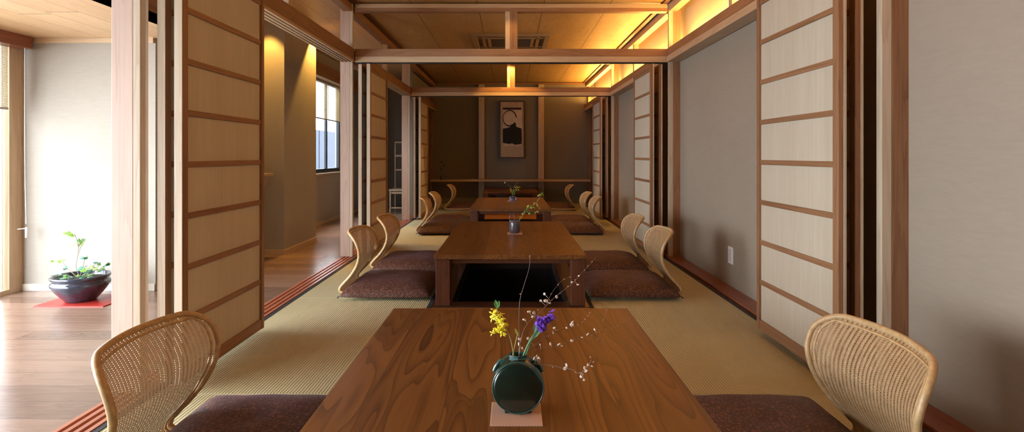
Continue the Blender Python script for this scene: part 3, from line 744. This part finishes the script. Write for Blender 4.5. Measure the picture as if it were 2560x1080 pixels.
small_branch('green and yellow flowers with thin twigs in the small blue pot',p0,[([P(x,y,d) for x,y in ((1281,490),(1284,478),(1296,468))],.003),([P(x,y,d) for x,y in ((1281,490),(1278,470),(1270,461),(1263,457))],.002),([P(x,y,d) for x,y in ((1281,490),(1284,470),(1292,458),(1300,453))],.002)],dots,M_yg,name='small_bouquet',cat='flowers')
# dark vase on back shelf
t=thing('shelf_vase','dark vase with a thin stem on the left end of the back shelf','vase',(-1.37,11.2,.51))
bm=bmesh.new(); lathe(bm,[(0,0),(.05,0),(.055,.03),(.045,.06),(.02,.075),(.02,.09),(.014,.09),(.014,.07),(0,.06)],20); link('vessel',bm,M_iron,t,smooth=True)
bm=bmesh.new(); tube(bm,smooth_path([(0,0,.07),(.01,0,.16),(-.005,0,.25),(.012,0,.34)],4),.003,5); link('stem',bm,M_stem,t)
for k,(x,z) in enumerate(((.01,.2),(-.01,.27),(.012,.34))):
    bm=bmesh.new(); leaf_mesh(bm,Vector((x*.5,0,z)),Vector((1 if k%2 else -1,0,.5)),Vector((0,-1,.3)),.06,.03); link('leaf',bm,plain('dark_leaf',(.02,.05,.02)),t)

# ------------------------------------------------------------------ corridor things
o=box('floor_mat',(-3.14,-2.68,3.645,3.97,0,.006),plain('red_felt',(.38,.03,.022),.35,var=.05),None,.001); tag(o,'red lacquer mat on the corridor floor under the plant pot','mat')
M_pot=glaze('blue_black_glaze',(.035,.045,.075),.12)
pc=Vector((-2.945,3.80,.006))
t=thing('plant_pot','wide dark blue-black glazed pot on the red mat','plant pot',pc)
bm=bmesh.new(); lathe(bm,[(0,0),(.085,0),(.092,.006),(.112,.03),(.145,.072),(.168,.108),(.172,.122),(.166,.132),(.156,.138),(.158,.146),(.170,.160),(.172,.170),(.166,.176),(.156,.170),(.150,.150),(.14,.140),(0,.14)],48); link('bowl',bm,M_pot,t,smooth=True)
bm=bmesh.new(); lathe(bm,[(0,.156),(.08,.153),(.150,.146),(.146,.141),(0,.141)],32); link('soil',bm,plain('dark_soil',(.03,.02,.014),.95,scale=60),t,smooth=True)
t=thing('ivy_plant','green ivy plant with trailing and upright leafy stems in the glazed pot','plant',pc+Vector((0,0,.156)))
random.seed(5); org=pc+Vector((0,0,.156))
def Q(px,py,dy=0): return P(px,py,3.80+dy)-org
stems=[[(198,690),(190,668),(194,640),(196,620),(192,600),(186,585)],[(194,640),(200,622),(205,612),(214,600)],[(196,620),(198,612),(190,612)],[(200,690),(208,665),(212,645)],
 [(190,690),(170,672),(155,655),(140,660)],[(205,690),(225,675),(240,670)],[(215,692),(240,680),(256,668),(270,655)],[(180,692),(160,688),(140,690)]]
for st in stems:
    bm=bmesh.new(); tube(bm,smooth_path([Q(x,y) for x,y in st],4),.0022,5); link('stem',bm,plain('pale_stem',(.35,.30,.2)),t)
clusters=[(174,584,15,4,6,0),(168,580,8,3,3,0),(207,598,13,3,6,1),(203,610,9,4,6,0),(187,613,5,3,2,0),(210,644,9,6,9,2),(152,650,14,5,7,0),(136,656,4,5,3,0),(160,674,8,6,5,2),(142,690,12,5,8,2),(172,688,12,5,9,1),(205,668,8,6,7,2),(218,674,12,8,16,0),(232,668,7,6,8,0),(240,658,5,4,4,2),(256,668,9,8,13,1),(270,660,6,6,8,1),(190,692,25,4,15,2),(215,690,20,5,10,1),(225,692,8,3,5,1)]
cols=[plain('bright_leaf',(.22,.42,.06),.45,var=.3,scale=50),plain('mid_leaf',(.09,.22,.06),.45,var=.3,scale=50),plain('bluish_leaf',(.06,.20,.14),.4,var=.3,scale=50)]
def lobed_leaf(c,nrm,d,s,mat):
    nrm=nrm.normalized(); d=(d-nrm*d.dot(nrm)).normalized(); e=nrm.cross(d); bm=bmesh.new()
    o2=[(0,0),(.45,-.1),(.62,.25),(.38,.38),(.45,.75),(.15,.70),(0,1.15)]
    pts=o2+[(-a,b) for a,b in reversed(o2[1:-1])]
    mid=bm.verts.new(c+d*s*.35); vs=[bm.verts.new(c+e*a*s+d*b*s-nrm*.18*s*(a*a+ (b-.35)**2)) for a,b in pts]
    for i in range(len(vs)): bm.faces.new((mid,vs[i],vs[(i+1)%len(vs)]))
    o=link('leaf',bm,mat,t); o.modifiers.new('Solid','SOLIDIFY').thickness=.0006; return o
cnt=0
for (cx,cy,sx,sy,n_,ci) in clusters:
    for k in range(int(n_*.65+.5)):
        if cnt>=98: break
        c=Q(cx+random.gauss(0,sx*.6),min(694,cy+random.gauss(0,sy*.6)),random.uniform(-.06,.06))
        lobed_leaf(c,Vector((random.uniform(-.7,.7),random.uniform(-1.2,.1),1.0)),Vector((random.uniform(-1,1),random.uniform(-1,.3),-.4)),random.uniform(.018,.030),cols[ci if random.random()<.75 else random.randrange(3)]); cnt+=1
# blind on window_1
def blind(label,x,y0,y1,z0,z1):
    t=thing('bamboo_blind',label,'blind',(x,(y0+y1)/2,z0)); L=(y1-y0)/2; H=z1-z0
    bm=bmesh.new(); n=int(H/.0075)
    for k in range(n):
        z=.012+k*.0075; bx(bm,-.0015,.0015,-L,L,z,z+.0042)
    link('slats',bm,M_blind,t)
    bm=bmesh.new(); k=-L+.08
    while k<L: bx(bm,-.003,.003,k,k+.004,.01,H); k+=.22
    link('binding_cord',bm,plain('cord',(.3,.24,.14)),t)
    box('bottom_rod',(-.008,.008,-L,L,-.006,.010),plain('grey_rod',(.35,.34,.32)),t)
blind('bamboo roller blind hanging over the near glass wall at far left',-3.585,-1.35,3.95,1.33,1.80)
blind('bamboo roller blind over the upper half of the far corridor window',-2.745,6.72,8.93,1.53,2.09)
t=thing('blind_cord','white blind pull cord with a handle beside the near window','cord',P(66,595,4.0))
bm=bmesh.new(); oo=P(66,595,4.0); tube(bm,smooth_path([P(62,120,4.0)-oo,P(62,400,4.0)-oo,P(65,560,4.0)-oo],6),.0022,6); link('cord',bm,M_white,t)
bm=bmesh.new(); tube(bm,[P(66,568,4.0)-oo,P(66,594,4.0)-oo],.008,10); link('handle',bm,M_white,t,smooth=True)
bm=bmesh.new(); tube(bm,[P(44,573,4.02)-oo,P(66,571,4.0)-oo],.003,8); link('cord_hook',bm,M_white,t)
# wall hung counter in corridor
t=thing('wall_counter','wall-hung counter with a pale top and tapering side behind the left panel','counter',(-2.62,4.7,0))
box('counter_top',(0,.30,0,.72,.80,.825),sap('y'),t)
bm=bmesh.new(); pr=[(.0,.799),(.285,.799),(.12,.42),(0,.30)]
a=[bm.verts.new((x,.05,z)) for x,z in pr]; b=[bm.verts.new((x,.67,z)) for x,z in pr]
bm.faces.new(a); bm.faces.new(b[::-1])
for k in range(4): bm.faces.new((a[k],a[(k+1)%4],b[(k+1)%4],b[k]))
link('tapered_body',bm,M_wallR,t)
# rack at corridor end
t=thing('ladder_rack','pale wooden ladder-backed rack with a low table at the corridor end','rack',(-2.06,9.75,0))
M_r=sap('z')
for x in (-.07,.33):
    box('upright',(x,x+.018,.44,.465,.006,1.25),M_r,t); box('leg',(min(x,.26),min(x,.26)+.025,0,.025,0,.37),M_r,t)
for z in (1.22,.975,.715): box('crossbar',(-.052,.33,.443,.462,z,z+.03),sap('x'),t)
box('rack_shelf',(-.08,.36,-.01,.437,.37,.40),sap('x'),t); box('rack_apron',(-.04,.26,.0,.02,.32,.355),sap('x'),t); box('lower_rail',(-.04,.26,0,.02,.06,.085),sap('x'),t)
o=box('storage_box',(-1.93,-1.75,9.95,10.15,0,.24),plain('dark_box',(.05,.045,.04)),None,.004); tag(o,'dark box standing under the ladder rack','box')
# outlet
t=thing('wall_outlet','white rectangular cover plate low on the right wall','wall plate',(WR,4.185,.245))
box('cover_plate',(-.008,0,-.045,.045,-.065,.065),M_white,t,.003); box('blank_insert',(-.0105,-.008,-.022,.022,-.045,.045),plain('white_insert',(.62,.62,.6),.4),t,.001)
# air conditioner
t=thing('ceiling_air_conditioner','tan ceiling cassette air conditioner with dark central grille','air conditioner',(.005,7.37,CZ))
M_ac=plain('tan_ac_plastic',(.27,.175,.095),.5,var=.04)
bm=bmesh.new(); s=.5
for a,b in (((-s,s,-s,-s+.07)),((-s,s,s-.07,s)),) and [((-s,s),(-s,-s+.07)),((-s,s),(s-.07,s)),((-s,-s+.07),(-s+.07,s-.07)),((s-.07,s),(-s+.07,s-.07))]: bx(bm,a[0],a[1],b[0],b[1],-.028,0)
link('outer_frame',bm,M_ac,t,bevel=.004)
boxes('face_panel',[(-s+.07,s-.07,-.30,-.26,-.02,0),(-s+.07,s-.07,.26,.30,-.02,0),(-.30,-.26,-.26,.26,-.02,0),(.26,.30,-.26,.26,-.02,0)],M_ac,t,.002)
boxes('inner_cavity',[(-s+.071,s-.071,-s+.071,s-.071,-.006,-.001)],M_black,t)
boxes('grille',[(-.26,.26,-.25+k*.05,-.235+k*.05,-.018,-.008) for k in range(11)],plain('dark_grille',(.05,.04,.035),.5),t)
for sx in (-1,1): box('louvre',(sx*.33,sx*.37,-.38,.38,-.02,-.01),M_ac,t,.001)

# ------------------------------------------------------------------ light
def area(name,loc,rot,sx,sy,power,col,spread=PI):
    l=bpy.data.lights.new(name,'AREA'); l.shape='RECTANGLE'; l.size=sx; l.size_y=sy; l.energy=power; l.color=col; l.spread=spread
    o=bpy.data.objects.new(name,l); C.objects.link(o); o.location=loc; o.rotation_euler=rot; return o
def spot(name,loc,target,power,col,ang,blend=.3,r=.02):
    l=bpy.data.lights.new(name,'SPOT'); l.energy=power; l.color=col; l.spot_size=R(ang); l.spot_blend=blend; l.shadow_soft_size=r
    o=bpy.data.objects.new(name,l); C.objects.link(o); o.location=loc; o.rotation_euler=(Vector(target)-Vector(loc)).to_track_quat('-Z','Y').to_euler(); return o
DAY=(.93,.965,1.0); AMB=(1,.54,.13)
area('daylight_near_window',(-3.9,1.02,.92),(0,R(-90),0),1.76,4.95,385,DAY)
area('daylight_far_window',(-3.75,7.9,3.05),(0,R(-42),0),1.1,3.4,200,DAY)
for i,(y0,y1) in enumerate(((-1.0,2.2),(2.5,5.35),(5.6,8.45),(8.7,11.4))):
    area('cove_light',(1.655,(y0+y1)/2,PZ1+.012),(0,PI,0),.03,y1-y0,50,AMB)
spot('downlight_beam',(.0,8.33,2.49),(0,8.45,1.9),60,AMB,100,.4)
spot('downlight_beam_near',(.0,5.2,2.49),(0,5.3,1.9),6.0,AMB,100,.6)
spot('downlight_corridor',(-2.16,6.36,2.45),(-2.2,6.34,0),110,(1,.52,.10),75,.35)
spot('downlight_corridor_b',(-2.42,5.38,2.45),(-2.42,5.42,0),75,(1,.52,.10),68,.4)
w=bpy.data.worlds.new('World'); scn.world=w; w.use_nodes=True
bg=w.node_tree.nodes['Background']; bg.inputs[0].default_value=(.93,.965,1,1); bg.inputs[1].default_value=8.0

cam=bpy.data.cameras.new('Camera'); co=bpy.data.objects.new('Camera',cam); C.objects.link(co)
co.location=(0,0,1); co.rotation_euler=(R(90),0,0); cam.sensor_width=36; cam.sensor_fit='HORIZONTAL'; cam.lens=36*F/2560; cam.shift_x=4/2560; cam.shift_y=-(540-VY)/2560; cam.clip_start=.02
scn.camera=co
vs=scn.view_settings; vs.view_transform='Standard'; vs.look='None'; vs.gamma=1; vs.use_curve_mapping=False; vs.exposure=.22
